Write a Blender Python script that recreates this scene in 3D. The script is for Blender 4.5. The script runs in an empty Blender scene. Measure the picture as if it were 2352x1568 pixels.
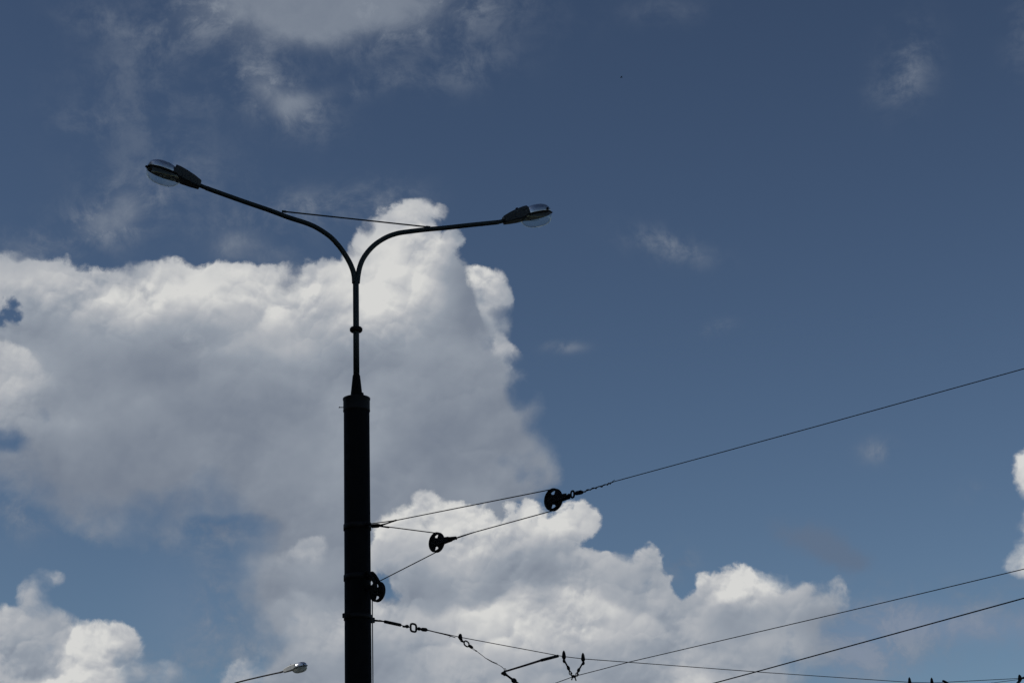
import bpy, math, random
import numpy as np
from mathutils import Vector, Matrix

scene = bpy.context.scene
R = math.radians

# ------------------------------------------------------------------ camera
PITCH, ROLL, FPX = 20.0, -1.864, 4898.0          # pitch, roll, focal length in 2352-px-wide picture units
CAM = Vector((0, 0, 1.6))
_p, _r = R(PITCH), R(ROLL)
FWD = Vector((0, math.cos(_p), math.sin(_p)))
_rt0, _up0 = Vector((1, 0, 0)), Vector((0, -math.sin(_p), math.cos(_p)))
RT = math.cos(_r) * _rt0 + math.sin(_r) * _up0
UP = -math.sin(_r) * _rt0 + math.cos(_r) * _up0
cam_data = bpy.data.cameras.new("camera")
cam = bpy.data.objects.new("camera", cam_data)
scene.collection.objects.link(cam)
cam_data.sensor_width = 36.0
cam_data.lens = 36.0 * FPX / 2352.0
cam_data.clip_start, cam_data.clip_end = 0.1, 5000
m = Matrix.Identity(3)
m.col[0], m.col[1], m.col[2] = RT, UP, -FWD
cam.matrix_world = Matrix.Translation(CAM) @ m.to_4x4()
scene.camera = cam
scene.cycles.use_adaptive_sampling = True
scene.cycles.adaptive_threshold = 0.02
scene.cycles.adaptive_min_samples = 12

scene.view_settings.view_transform = 'Standard'
scene.view_settings.look = 'None'
scene.view_settings.gamma = 1.0
scene.view_settings.exposure = -1.0
EXPO = 2.0 ** scene.view_settings.exposure

# ------------------------------------------------------------------ sun
SUN_EL, SUN_AZ = R(42), R(252)                   # azimuth clockwise from +Y : left of and a little behind the camera
sd = Vector((math.sin(SUN_AZ) * math.cos(SUN_EL), math.cos(SUN_AZ) * math.cos(SUN_EL), math.sin(SUN_EL)))
sun_data = bpy.data.lights.new("sun", 'SUN')
sun_data.energy, sun_data.angle, sun_data.color = 3.2, R(0.53), (1.0, 0.95, 0.88)
sun = bpy.data.objects.new("sun", sun_data)
scene.collection.objects.link(sun)
sun.rotation_euler = sd.to_track_quat('Z', 'Y').to_euler()

# ------------------------------------------------------------------ sky and its clouds (by direction, infinitely far)
world = bpy.data.worlds.new("World")
scene.world = world
world.use_nodes = True
wt = world.node_tree
wt.nodes.clear()
N, L = wt.nodes, wt.links


class S:
    """a node socket with arithmetic"""
    def __init__(s, k): s.k = k
    def __add__(a, b): return mth('ADD', a, b)
    def __radd__(a, b): return mth('ADD', b, a)
    def __sub__(a, b): return mth('SUBTRACT', a, b)
    def __rsub__(a, b): return mth('SUBTRACT', b, a)
    def __mul__(a, b): return mth('MULTIPLY', a, b)
    def __rmul__(a, b): return mth('MULTIPLY', b, a)


def put(sock, v):
    if isinstance(v, S): L.new(v.k, sock)
    else: sock.default_value = v


def mth(op, a, b=None, c=None, clamp=False):
    n = N.new('ShaderNodeMath'); n.operation = op; n.use_clamp = clamp
    put(n.inputs[0], a)
    if b is not None: put(n.inputs[1], b)
    if c is not None: put(n.inputs[2], c)
    return S(n.outputs[0])


def vec(op, a, b=None, scale=None):
    n = N.new('ShaderNodeVectorMath'); n.operation = op
    put(n.inputs[0], a)
    if b is not None: put(n.inputs[1], b)
    if scale is not None: put(n.inputs['Scale'], scale)
    return S(n.outputs['Value'] if op in ('DOT_PRODUCT', 'LENGTH') else n.outputs[0])


def sstep(v, lo, hi, to0=0.0, to1=1.0):
    n = N.new('ShaderNodeMapRange'); n.interpolation_type = 'SMOOTHSTEP'
    put(n.inputs['Value'], v); put(n.inputs['From Min'], lo); put(n.inputs['From Max'], hi)
    n.inputs['To Min'].default_value = to0; n.inputs['To Max'].default_value = to1
    return S(n.outputs[0])


def noise(p, scale, detail, rough=0.55, color=False, dist=0.0, w=None):
    n = N.new('ShaderNodeTexNoise'); n.noise_dimensions = '3D'; n.normalize = True
    put(n.inputs['Vector'], p)
    n.inputs['Scale'].default_value = scale; n.inputs['Detail'].default_value = detail
    n.inputs['Roughness'].default_value = rough; n.inputs['Distortion'].default_value = dist
    return S(n.outputs['Color' if color else 'Fac'])


def billow(p, scale, detail, rough=0.5, smooth=0.35):
    n = N.new('ShaderNodeTexVoronoi'); n.voronoi_dimensions = '2D'; n.feature = 'SMOOTH_F1'; n.normalize = True
    put(n.inputs['Vector'], p)
    n.inputs['Scale'].default_value = scale; n.inputs['Detail'].default_value = detail
    n.inputs['Roughness'].default_value = rough; n.inputs['Lacunarity'].default_value = 2.1
    n.inputs['Smoothness'].default_value = smooth
    return 1.0 - S(n.outputs['Distance'])


_rot = {}


def ell(p, x, y, rx, ry, ang):
    """squared distance from the centre of an ellipse (only vector nodes: no hidden conversions)"""
    ang = round(ang / 15) * 15
    X, Y = (x - 1176) / 100, (784 - y) / 100
    if ang:
        key = (p.k.node.name, ang)
        if key not in _rot:
            n = N.new('ShaderNodeVectorRotate'); n.rotation_type = 'Z_AXIS'
            put(n.inputs['Vector'], p); n.inputs['Angle'].default_value = R(-ang)
            _rot[key] = S(n.outputs[0])
        p = _rot[key]
        c, s_ = math.cos(R(-ang)), math.sin(R(-ang))
        X, Y = c * X - s_ * Y, s_ * X + c * Y
    sx, sy = 100 / rx, 100 / ry
    n = N.new('ShaderNodeVectorMath'); n.operation = 'MULTIPLY_ADD'
    put(n.inputs[0], p)
    n.inputs[1].default_value = (sx, sy, 0); n.inputs[2].default_value = (-X * sx, -Y * sy, 0)
    q = S(n.outputs[0])
    return vec('DOT_PRODUCT', q, q)


def union(p, blobs, k=0.25):
    acc = None
    for b in blobs:
        x, y, rx, ry = b[:4]
        ang = b[4] if len(b) > 4 else 0
        r = min(rx, ry) / 200
        v = mth('MULTIPLY_ADD', ell(p, x, y, rx, ry, ang), -r, r)
        acc = v if acc is None else mth('SMOOTH_MAX', acc, v, k)
    return acc


def carve(p, h, holes, k=0.2):
    for b in holes:
        x, y, rx, ry = b[:4]
        ang = b[4] if len(b) > 4 else 0
        r = min(rx, ry) / 200
        h = mth('SMOOTH_MIN', h, mth('MULTIPLY_ADD', ell(p, x, y, rx, ry, ang), r, -r), k)
    return h


def gauss(p, blobs, start=0.0):
    """sum of amplitude * exp(-d^2)"""
    acc = start
    for (x, y, rx, ry, ang, amp) in blobs:
        e = mth('EXPONENT', ell(p, x, y, rx, ry, ang) * -1.0)
        acc = mth('MULTIPLY_ADD', e, amp, acc)
    return acc


def mixc(f, a, b):
    n = N.new('ShaderNodeMix'); n.data_type = 'RGBA'
    put(n.inputs[0], f); put(n.inputs[6], a); put(n.inputs[7], b)
    return S(n.outputs[2])


def lin(r, g, b, k=1.0):
    f = lambda c: (c / 255 / 12.92) if c <= 10.3 else ((c / 255 + 0.055) / 1.055) ** 2.4
    return (f(r) * k / EXPO, f(g) * k / EXPO, f(b) * k / EXPO, 1)


tc = N.new('ShaderNodeTexCoord')
dirv = S(tc.outputs['Generated'])
cx = vec('DOT_PRODUCT', dirv, tuple(RT)); cy = vec('DOT_PRODUCT', dirv, tuple(UP)); cz = vec('DOT_PRODUCT', dirv, tuple(FWD))
czs = mth('MAXIMUM', cz, 0.15)
comb = N.new('ShaderNodeCombineXYZ')
put(comb.inputs[0], mth('DIVIDE', cx, czs) * (FPX / 100)); put(comb.inputs[1], mth('DIVIDE', cy, czs) * (FPX / 100))
P = S(comb.outputs[0])

# turbulence shared by every cloud
warp1 = vec('SUBTRACT', noise(P, 0.55, 2, 0.5, color=True), (0.5, 0.5, 0.5))
warp2 = vec('SUBTRACT', noise(P, 3.2, 4, 0.6, color=True), (0.5, 0.5, 0.5))
PW = vec('ADD', vec('ADD', P, vec('MULTIPLY', warp1, (0.55, 0.55, 0))), vec('MULTIPLY', warp2, (0.16, 0.16, 0)))
LDIR = (-0.35, 0.94)


def shift(p, d):
    return vec('ADD', p, (LDIR[0] * d, LDIR[1] * d, 0))


# puffs (rounded cells) and torn edges
def puffs(p):
    return (billow(p, 0.72, 2.9, 0.50, 0.6) - 0.62) * 1.25


B0 = puffs(PW)
B1 = puffs(shift(PW, 0.30))
BS = B0 - B1                                     # relief of the puffs towards the light
F0 = (noise(PW, 1.6, 9, 0.60) - 0.5)             # ragged detail
F1 = (noise(shift(PW, 0.07), 1.6, 9, 0.60) - 0.5)
FS = F0 - F1
K0 = billow(PW, 2.1, 1.2, 0.5, 0.4)
KS = K0 - billow(shift(PW, 0.11), 2.1, 1.2, 0.5, 0.4)            # knobs on the puffs
LOW = (noise(vec('ADD', P, (7.3, 2.1, 0)), 0.42, 4, 0.5) - 0.5)
CRISP = sstep(noise(vec('ADD', P, (3.1, 9.2, 0)), 0.50, 2, 0.5), 0.42, 0.62)


def crests(p, scale, smooth):
    """overlapping cauliflower heads: every cell bright on its lit crest, dark at its foot"""
    n = N.new('ShaderNodeTexVoronoi'); n.voronoi_dimensions = '2D'; n.feature = 'SMOOTH_F1'
    put(n.inputs['Vector'], p); n.inputs['Scale'].default_value = scale; n.inputs['Smoothness'].default_value = smooth
    n.inputs['Detail'].default_value = 0
    q = vec('SUBTRACT', p, S(n.outputs['Position']))
    return vec('DOT_PRODUCT', q, (LDIR[0] * scale, LDIR[1] * scale, 0))


PC = vec('ADD', PW, vec('MULTIPLY', vec('SUBTRACT', noise(P, 1.5, 3, 0.55, color=True), (0.5, 0.5, 0.5)), (0.55, 0.55, 0)))
PATCH = sstep(noise(vec('ADD', P, (5.5, 7.7, 0)), 0.75, 2, 0.5), 0.38, 0.62, 0.25, 1.0)
CR = crests(PC, 0.50, 0.30) * 0.55 + (crests(PC, 1.25, 0.30) * 0.36 + crests(PC, 3.0, 0.3) * 0.14) * PATCH
FRAY = sstep(noise(vec('ADD', P, (11.0, 4.0, 0)), 0.62, 2, 0.5), 0.50, 0.72)


def cloud_layer(blobs, holes, tones, base, edge, soft=None, k=0.25, dz=0.35, relief=1.0, damp=1.0, lo=0.0, fray=0.65):
    h0 = carve(PW, union(PW, blobs, k), holes) if holes else union(PW, blobs, k)
    h1 = union(shift(PW, dz), blobs, k)
    h = h0 + B0 * (0.70 * damp) + F0 * (0.75 * damp)
    w = mth('MULTIPLY_ADD', FRAY, fray, edge if soft is None else gauss(P, soft, edge))
    a = sstep(h, lo, mth('ADD', w, lo) if isinstance(w, S) else w + lo)
    big = mth('MAXIMUM', mth('MINIMUM', (h0 - h1) * (1.0 / dz), 1.0), -0.6)
    rim = sstep(h, 0.0, 1.1, 1.0, 0.0)
    g = gauss(P, tones, base)
    lit = mth('MINIMUM', mth('MAXIMUM', mth('MULTIPLY_ADD', g, 1.5, -0.26), 0.15), 1.0) * relief   # shaded parts are nearly flat
    t = g + big * 0.12 * relief + (BS * 0.55 + LOW * 0.25 + CR * 0.62) * lit + LOW * (0.58 * relief)
    t = t + (FS * 0.8 + KS * 0.7) * ((CRISP * 0.85 + rim * 0.35) * lit) + rim * 0.08
    return a, t


def shade(t):
    n = N.new('ShaderNodeValToRGB')
    put(n.inputs[0], t)
    cr = n.color_ramp
    stops = [(0.0, (100, 111, 130)), (0.25, (124, 133, 147)), (0.5, (147, 155, 166)), (0.75, (178, 181, 186)), (1.0, (213, 213, 211))]
    while len(cr.elements) < len(stops): cr.elements.new(0.5)
    for e, (q, c) in zip(cr.elements, stops):
        e.position = q; e.color = lin(*c)
    return S(n.outputs[0])


# blue sky
sky = N.new('ShaderNodeTexSky'); sky.sky_type = 'NISHITA'; sky.sun_disc = False
sky.sun_elevation = SUN_EL; sky.sun_rotation = SUN_AZ
sky.air_density, sky.dust_density, sky.ozone_density = 1.0, 0.6, 2.0
hsv = N.new('ShaderNodeHueSaturation')
hsv.inputs['Saturation'].default_value = 0.80
gam = N.new('ShaderNodeGamma'); gam.inputs['Gamma'].default_value = 1.8      # deep polarised-looking blue, paler to the horizon
hsv.inputs['Value'].default_value = 1.0
L.new(sky.outputs[0], hsv.inputs['Color'])
SKY_STRENGTH = 0.1
put(gam.inputs['Color'], vec('SCALE', S(hsv.outputs[0]), scale=0.42))
skyc = vec('MINIMUM', vec('MULTIPLY', S(gam.outputs[0]), (1.88, 1.83, 1.64)), (9, 10, 12))

# cloud colours below are wanted radiances, so undo the background strength
col = skyc


def over(col, a, t):
    c = vec('SCALE', shade(t), scale=1.0 / SKY_STRENGTH)
    return mixc(a, col, c)


# --- thin torn veils high up
wn = noise(vec('ADD', P, vec('MULTIPLY', warp1, (1.3, 0.8, 0))), 0.95, 10, 0.66)
wisps = [(760, 20, 330, 95, 0, .95), (420, 60, 170, 50, 30, .28), (1000, 5, 160, 45, 0, .4), (650, 235, 110, 55, -35, .85), (780, 215, 120, 30, 12, .3),
         (1085, 155, 90, 50, 20, .35), (950, 180, 120, 30, 0, .2), (330, 250, 170, 130, 0, .26), (420, 400, 130, 60, 0, .18), (560, 180, 90, 40, 30, .25), (190, 280, 60, 30, 0, .28), (230, 50, 90, 35, -15, .3),
         (260, 500, 110, 60, 15, .85), (40, 560, 120, 45, 0, .45), (560, 550, 130, 50, -8, .45), (700, 480, 130, 40, 0, .55), (880, 455, 90, 40, 0, .5),
         (380, 420, 140, 60, 0, .18), (2085, 150, 55, 85, -10, .55), (2040, 210, 60, 30, 20, .2), (1535, 565, 95, 32, -14, .62), (1650, 752, 34, 16, 20, .35), (1297, 797, 45, 13, 0, .5),
         (2018, 1035, 42, 26, 0, .6), (1560, 1285, 45, 35, 30, .6), (2150, 1440, 330, 50, 0, .95), (2000, 1400, 120, 60, 0, .5), (1960, 1500, 110, 60, 0, .7), (2250, 1130, 50, 25, 0, .25), (2352, 90, 40, 90, 0, .3),
         (2200, 1380, 250, 50, 8, .3), (1990, 1510, 140, 60, 0, .5), (60, 1120, 110, 80, 0, .4), (60, 1180, 60, 60, 0, .4), (420, 1540, 170, 50, 0, .6), (500, 1400, 60, 90, 0, .8), (480, 1220, 90, 50, 0, .7), (590, 1500, 50, 50, 0, .6),
         (1530, 25, 90, 30, 0, .2), (800, 1100, 20, 20, 0, 0)]
wa = gauss(P, wisps)
wa = wa * sstep(wn, 0.36, 0.70) * 1.15
dense = gauss(P, [(760, -10, 230, 105, 0, 1.0), (720, 60, 110, 60, 0, .35), (930, 20, 150, 50, 0, .55), (560, 0, 140, 60, 0, .45), (430, 70, 80, 60, 0, .30), (560, 130, 60, 50, 0, .2), (655, 240, 80, 48, -30, .80), (740, 220, 90, 26, 15, .42), (590, 195, 40, 30, -30, .4), (1090, 150, 50, 40, 0, .3), (255, 508, 90, 42, 15, .82), (290, 450, 50, 36, 0, .4), (545, 562, 85, 46, 0, .72), (690, 475, 70, 26, 0, .4), (40, 565, 70, 34, 0, .45), (700, 30, 120, 60, 0, .5)])
wa = mth('MAXIMUM', wa, sstep(dense + (wn - 0.5) * 1.1 * mth('MINIMUM', dense * 2.0, 1.0), 0.02, 1.25) * 0.84)
wa = mth('SMOOTH_MIN', wa, 0.85, 0.3)
wtone = 0.17 + (wn - 0.5) * 0.30 + wa * 0.20
col = over(col, wa, wtone)
dusk = gauss(P, [(1865, 1235, 85, 40, -15, 1.1), (1935, 1280, 70, 30, -15, 1.0), (1560, 1290, 30, 24, 0, .7), (500, 1210, 60, 36, 0, .6), (1590, 1280, 20, 30, 0, .0)])
da = sstep(dusk + (wn - 0.5) * 2.2 * mth('MINIMUM', dusk * 2.0, 1.0), 0.10, 1.25) * 0.75
col = mixc(da, col, tuple(c / SKY_STRENGTH for c in lin(97, 112, 134)[:3]) + (1,))

# --- pale haze bank low on the right
hz = gauss(P, [(2190, 1438, 270, 36, 0, .62), (2060, 1400, 120, 30, 0, .3), (1975, 1500, 120, 60, 0, .50), (420, 1400, 110, 120, 0, .18), (1500, 1100, 400, 100, 0, .0)]) * (wn + 0.35)
col = mixc(mth('MINIMUM', hz, 0.7), col, tuple(c / SKY_STRENGTH for c in lin(124, 138, 161)[:3]) + (1,))

# --- puff behind the tower
puff = [(1100, 655, 50, 42), (1130, 690, 46, 70), (1070, 640, 28, 24), (1145, 745, 32, 60), (1100, 730, 60, 80), (1150, 810, 40, 60), (1120, 800, 60, 60)]
a, t = cloud_layer(puff, None, [(1085, 640, 70, 34, 0, .34), (1135, 690, 40, 60, 0, .16), (1150, 790, 50, 50, 0, .0)], 0.46, 0.10, None, relief=1.3, damp=0.45, k=0.08)
col = over(col, a, t)

# --- great grey bank
bank = [(60, 790, 330, 205), (330, 770, 260, 175), (560, 740, 230, 150), (760, 760, 230, 160), (900, 640, 110, 150), (940, 550, 72, 85), (980, 490, 42, 36),
        (1028, 570, 32, 45), (975, 690, 115, 150), (1040, 740, 68, 110, 15), (1085, 830, 80, 90), (1000, 950, 230, 220), (1130, 950, 115, 130), (1180, 1060, 105, 110, 0),
        (500, 960, 480, 190), (250, 1060, 300, 150), (150, 1010, 240, 130), (720, 1120, 240, 250), (950, 1130, 240, 160), (670, 1330, 160, 190), (640, 1500, 150, 160), (820, 1400, 220, 230),
        (240, 1185, 150, 70, -8), (400, 1225, 70, 50, -25), (470, 1150, 120, 90), (450, 1080, 160, 100), (480, 1090, 140, 130), (500, 1170, 90, 70)]
bank_holes = [(12, 716, 40, 32), (0, 1000, 24, 12), (300, 1500, 280, 175), (20, 1290, 160, 110), (470, 1320, 40, 60), (500, 1205, 40, 12), (1085, 575, 34, 26), (1212, 905, 26, 20), (885, 1330, 16, 34, 15)]
bank_soft = [(1190, 760, 40, 60, 0, .25), (0, 1000, 50, 40, 0, .35), (485, 1090, 40, 50, 30, .5), (350, 1170, 420, 100, 0, 0.6), (560, 1330, 150, 230, 0, 0.7), (1250, 980, 100, 150, 0, 0.55), (1200, 880, 60, 60, 0, .3), (60, 1050, 120, 120, 0, .5)]
bank_tone = [(250, 665, 420, 85, 0, .42), (650, 660, 220, 70, 0, .34), (60, 870, 120, 110, 15, .30), (950, 530, 120, 90, 15, .42), (880, 650, 100, 110, 15, .42), (1085, 720, 40, 80, 15, -.13), (1060, 620, 40, 40, 0, -.10), (985, 700, 50, 60, 0, .10),
             (760, 740, 200, 100, 0, .26), (100, 780, 90, 40, 0, -.10), (200, 850, 60, 60, 0, -.06), (380, 870, 240, 90, 0, .02), (1080, 860, 80, 60, 0, .02), (330, 760, 150, 50, 0, .14), (620, 810, 120, 50, 0, .10),
             (500, 1000, 420, 110, 0, .01), (170, 640, 60, 34, 0, .12), (330, 690, 60, 40, 0, .12), (480, 700, 60, 44, 0, .08), (560, 790, 60, 40, 0, .10), (420, 1130, 240, 80, 0, -.06), (700, 1290, 80, 70, 0, .12), (700, 1440, 140, 110, 0, .24), (950, 950, 250, 140, 0, .08), (1190, 1060, 110, 110, 0, -.08), (800, 1150, 160, 120, 0, .05)]
bank = [b if len(b) > 4 else b + (0,) for b in bank]
a, t = cloud_layer(bank, bank_holes, bank_tone, 0.27, 0.14, bank_soft, relief=0.9, damp=0.75, k=0.14)
col = over(col, a, t)

# --- lobes standing in front of the bank: crisp above, melting away below
def lobes(blobs, soft, tones, base, edge=0.12, damp=0.5, relief=0.8, strength=1.0, k=0.15):
    h = carve(PW, union(PW, blobs, k), [(10, 716, 54, 46)]) + B0 * (0.6 * damp) + F0 * (0.8 * damp)
    a = sstep(h, 0.0, gauss(P, soft, edge)) * strength
    g = gauss(P, tones, base)
    t = g + BS * (0.5 * relief) + CR * (0.5 * relief) + FS * (0.5 * relief) + LOW * 0.3 * relief
    return a, t


a, t = lobes([(10, 828, 56, 46), (50, 895, 84, 62), (0, 910, 120, 100), (120, 935, 74, 40, -30), (620, 640, 62, 42), (570, 650, 45, 38), (665, 665, 45, 30, -30), (450, 785, 34, 24, -30), (425, 770, 14, 16),
              (1162, 805, 36, 34, -30), (1185, 820, 22, 22), (1150, 780, 20, 24), (710, 1285, 46, 42), (680, 1300, 44, 28), (735, 1262, 20, 26), (690, 1390, 60, 60), (270, 640, 50, 36), (500, 640, 50, 34), (380, 655, 40, 30),
              (945, 500, 55, 36, 20), (850, 560, 36, 50, -30), (1000, 490, 24, 30)],
             [(60, 960, 190, 60, 15, 1.4), (600, 700, 130, 40, 0, 1.5), (450, 815, 60, 20, 0, .8), (1150, 840, 60, 24, 0, 1.0), (700, 1330, 110, 36, 0, 1.2), (690, 1410, 120, 70, 0, 1.4), (370, 690, 240, 40, 0, 1.6), (950, 550, 130, 40, 0, 1.2)],
             [(60, 840, 150, 110, 0, .03), (620, 630, 80, 40, 0, .18), (700, 1280, 60, 50, 0, -.02), (450, 790, 50, 30, 0, -.12), (1165, 800, 50, 40, 0, -.05), (690, 1400, 70, 60, 0, -.25), (950, 490, 90, 60, 0, .18)], 0.72, relief=0.7, damp=0.45, strength=0.8)
col = over(col, a, t)

# --- bright heap in front, lower right of the pole
front = [(920, 1230, 75, 62), (1000, 1200, 90, 62), (1070, 1200, 70, 55), (960, 1320, 130, 120), (1120, 1290, 120, 90), (1230, 1260, 110, 90), (1320, 1205, 66, 56), (1210, 1180, 60, 38),
         (1400, 1330, 110, 80), (1490, 1300, 36, 55), (1360, 1420, 240, 120), (1000, 1480, 260, 150), (1500, 1450, 150, 110), (1640, 1370, 72, 52), (1710, 1350, 66, 66), (1770, 1355, 52, 56), (1640, 1470, 190, 110),
         (1830, 1400, 80, 75), (1905, 1385, 50, 60), (1860, 1480, 70, 80), (1300, 1540, 420, 100), (1700, 1550, 170, 80), (780, 1540, 200, 100), (1560, 1400, 60, 60), (620, 1560, 110, 60)]
front_holes = [(882, 1345, 18, 36, 15), (1575, 1315, 26, 46, -20)]
front_tone = [(1000, 1200, 180, 60, 0, .30), (1310, 1200, 100, 60, 0, .30), (1700, 1345, 90, 40, 0, .27), (1620, 1340, 70, 50, 0, .12), (1180, 1470, 90, 70, -30, .18), (1330, 1420, 110, 90, 0, .12),
              (1420, 1260, 90, 30, 0, -.05), (1710, 1420, 110, 40, 0, -.20), (980, 1380, 70, 60, 0, -.05), (1300, 1540, 120, 40, 0, -.15), (1890, 1420, 70, 110, 0, -.2), (1800, 1540, 120, 60, 0, -.12),
              (1250, 1340, 40, 90, 10, -.14), (840, 1530, 90, 70, 0, -.22), (660, 1540, 110, 60, 0, -.2)]
front_soft = [(1880, 1460, 110, 120, 0, 0.35), (720, 1540, 160, 110, 0, 0.8), (900, 1160, 60, 50, 0, .12)]
a, t = cloud_layer(front, front_holes, front_tone, 0.56, 0.13, front_soft, fray=0.25, relief=0.95, damp=0.8)
col = over(col, a, t)

# --- shaded knobs in front of that heap
a, t = lobes([(1720, 1385, 26, 22), (1690, 1410, 60, 30), (1740, 1430, 40, 50), (1620, 1440, 60, 40), (1420, 1290, 70, 34), (1340, 1330, 60, 50), (1470, 1330, 60, 40)],
             [(1700, 1450, 150, 40, 0, 1.6), (1400, 1350, 160, 50, 0, 1.6)], [(1430, 1290, 100, 60, 0, .12)], 0.42, relief=0.5, damp=0.35, strength=0.85)
col = over(col, a, t)

# --- heaps at the two lower corners
side = [(60, 1500, 130, 100), (0, 1450, 80, 60), (200, 1500, 100, 80), (270, 1480, 62, 62), (150, 1570, 260, 90), (350, 1570, 110, 50), (90, 1335, 30, 30, 20), (125, 1325, 22, 16), (75, 1385, 38, 60, 15), (130, 1430, 70, 40, -35),
        (2385, 1085, 62, 70), (2385, 1200, 62, 70), (2370, 1280, 66, 46), (2352, 1300, 46, 30)]
side_tone = [(150, 1520, 220, 90, 0, .08), (120, 1400, 60, 50, 0, -.12), (2350, 1120, 60, 90, 0, .25), (2340, 1290, 60, 50, 0, .12), (240, 1560, 160, 30, 0, .08)]
a, t = cloud_layer(side, None, side_tone, 0.62, 0.14, [(380, 1550, 110, 50, 0, .6), (110, 1370, 70, 80, 0, .30), (2350, 1240, 80, 140, 0, .25)], relief=1.0, damp=0.6)
col = over(col, a, t)

bg = N.new('ShaderNodeBackground'); bg.inputs['Strength'].default_value = SKY_STRENGTH
put(bg.inputs['Color'], col)
wo = N.new('ShaderNodeOutputWorld')
L.new(bg.outputs[0], wo.inputs['Surface'])
world.cycles.sampling_method = 'MANUAL'
world.cycles.sample_map_resolution = 512

# ================================================================== helpers
def ray(px, py): return FWD * FPX + RT * (px - 1176) + UP * (784 - py)


def at_y(px, py, y):
    v = ray(px, py); return CAM + v * (y / v.y)


def at_z(px, py, z):
    v = ray(px, py); return CAM + v * ((z - CAM.z) / v.z)


def on_plane(px, py, az, origin):
    """point in the vertical plane through origin whose horizontal direction is az degrees from +X"""
    n = Vector((-math.sin(R(az)), math.cos(R(az)), 0)); v = ray(px, py)
    return CAM + v * (n.dot(origin - CAM) / n.dot(v))


class MB:
    """collects shapes and links them as one mesh object"""
    def __init__(s): s.v, s.f, s.sm = [], [], []

    def add(s, vs, fs, smooth=True):
        o = len(s.v); s.v += [Vector(q) for q in vs]
        s.f += [tuple(i + o for i in q) for q in fs]; s.sm += [smooth] * len(fs)
        return s

    def grid(s, rings, close_u=True, caps=True, smooth=True):
        n = len(rings[0]); vs = [p for r in rings for p in r]; fs = []
        for i in range(len(rings) - 1):
            for j in range(n if close_u else n - 1):
                a, b = i * n + j, i * n + (j + 1) % n
                fs.append((a, b, b + n, a + n))
        s.add(vs, fs, smooth)
        if caps:
            o = len(s.v) - len(vs)
            s.f += [tuple(o + j for j in reversed(range(n))), tuple(o + (len(rings) - 1) * n + j for j in range(n))]
            s.sm += [False, False]
        return s

    def tube(s, pts, r, n=12, closed=False):
        pts = [Vector(p) for p in pts]; m_ = len(pts)
        rr = r if isinstance(r, (list, tuple)) else [r] * m_
        tans = []
        for i in range(m_):
            a = pts[(i - 1) % m_] if closed or i else pts[0]
            b = pts[(i + 1) % m_] if closed or i < m_ - 1 else pts[-1]
            tans.append((b - a).normalized())
        ref = Vector((0, 0, 1)) if abs(tans[0].z) < 0.9 else Vector((1, 0, 0))
        nrm = (ref - tans[0] * ref.dot(tans[0])).normalized(); rings = []
        for i in range(m_):
            nrm = (nrm - tans[i] * nrm.dot(tans[i])).normalized(); bn = tans[i].cross(nrm)
            rings.append([pts[i] + (nrm * math.cos(2 * math.pi * k / n) + bn * math.sin(2 * math.pi * k / n)) * rr[i] for k in range(n)])
        if closed: rings.append(rings[0])
        return s.grid(rings, caps=not closed)

    def lathe(s, prof, c=(0, 0, 0), n=24, axis=(0, 0, 1), smooth=True, caps=True):
        c, ax = Vector(c), Vector(axis).normalized()
        u = ax.orthogonal().normalized(); w = ax.cross(u)
        return s.grid([[c + ax * z + (u * math.cos(2 * math.pi * k / n) + w * math.sin(2 * math.pi * k / n)) * max(r, 1e-4) for k in range(n)] for r, z in prof], smooth=smooth, caps=caps)

    def box(s, c, X, Y, Z):
        """box by centre and three half-axis vectors, slightly chamfered outline"""
        c, X, Y, Z = Vector(c), Vector(X), Vector(Y), Vector(Z); k = 0.82
        prof = [(1, k), (k, 1), (-k, 1), (-1, k), (-1, -k), (-k, -1), (k, -1), (1, -k)]
        return s.grid([[c + X * a + Y * p + Z * q for p, q in prof] for a in (-1, 1)], smooth=False)

    def bead(s, c, d, r, l, n=10):
        prof = [(r * math.cos(a), l * math.sin(a)) for a in [R(t_) for t_ in (-88, -60, -30, 0, 30, 60, 88)]]
        return s.lathe(prof, c, n, d)

    def build(s, name, mat, parent=None):
        me = bpy.data.meshes.new(name)
        base = parent.matrix_world if False else None
        off = Vector(parent['_o']) if parent is not None and '_o' in parent else Vector((0, 0, 0))
        me.from_pydata([tuple(p - off) for p in s.v], [], s.f); me.validate()
        me.polygons.foreach_set('use_smooth', s.sm[:len(me.polygons)] if len(s.sm) >= len(me.polygons) else [True] * len(me.polygons))
        me.materials.append(mat); me.update()
        o = bpy.data.objects.new(name, me); scene.collection.objects.link(o)
        if parent is not None: o.parent = parent; o['_o'] = tuple(off)
        return o


def tag(o, label=None, cat=None, group=None, kind=None):
    if label: o['label'] = label
    if cat: o['category'] = cat
    if group: o['group'] = group
    if kind: o['kind'] = kind
    return o


def thing(name, loc, label, cat, group=None):
    o = bpy.data.objects.new(name, None); scene.collection.objects.link(o)
    o.location = loc; o['_o'] = tuple(loc); o.empty_display_size = 0.2
    return tag(o, label, cat, group)


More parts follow.
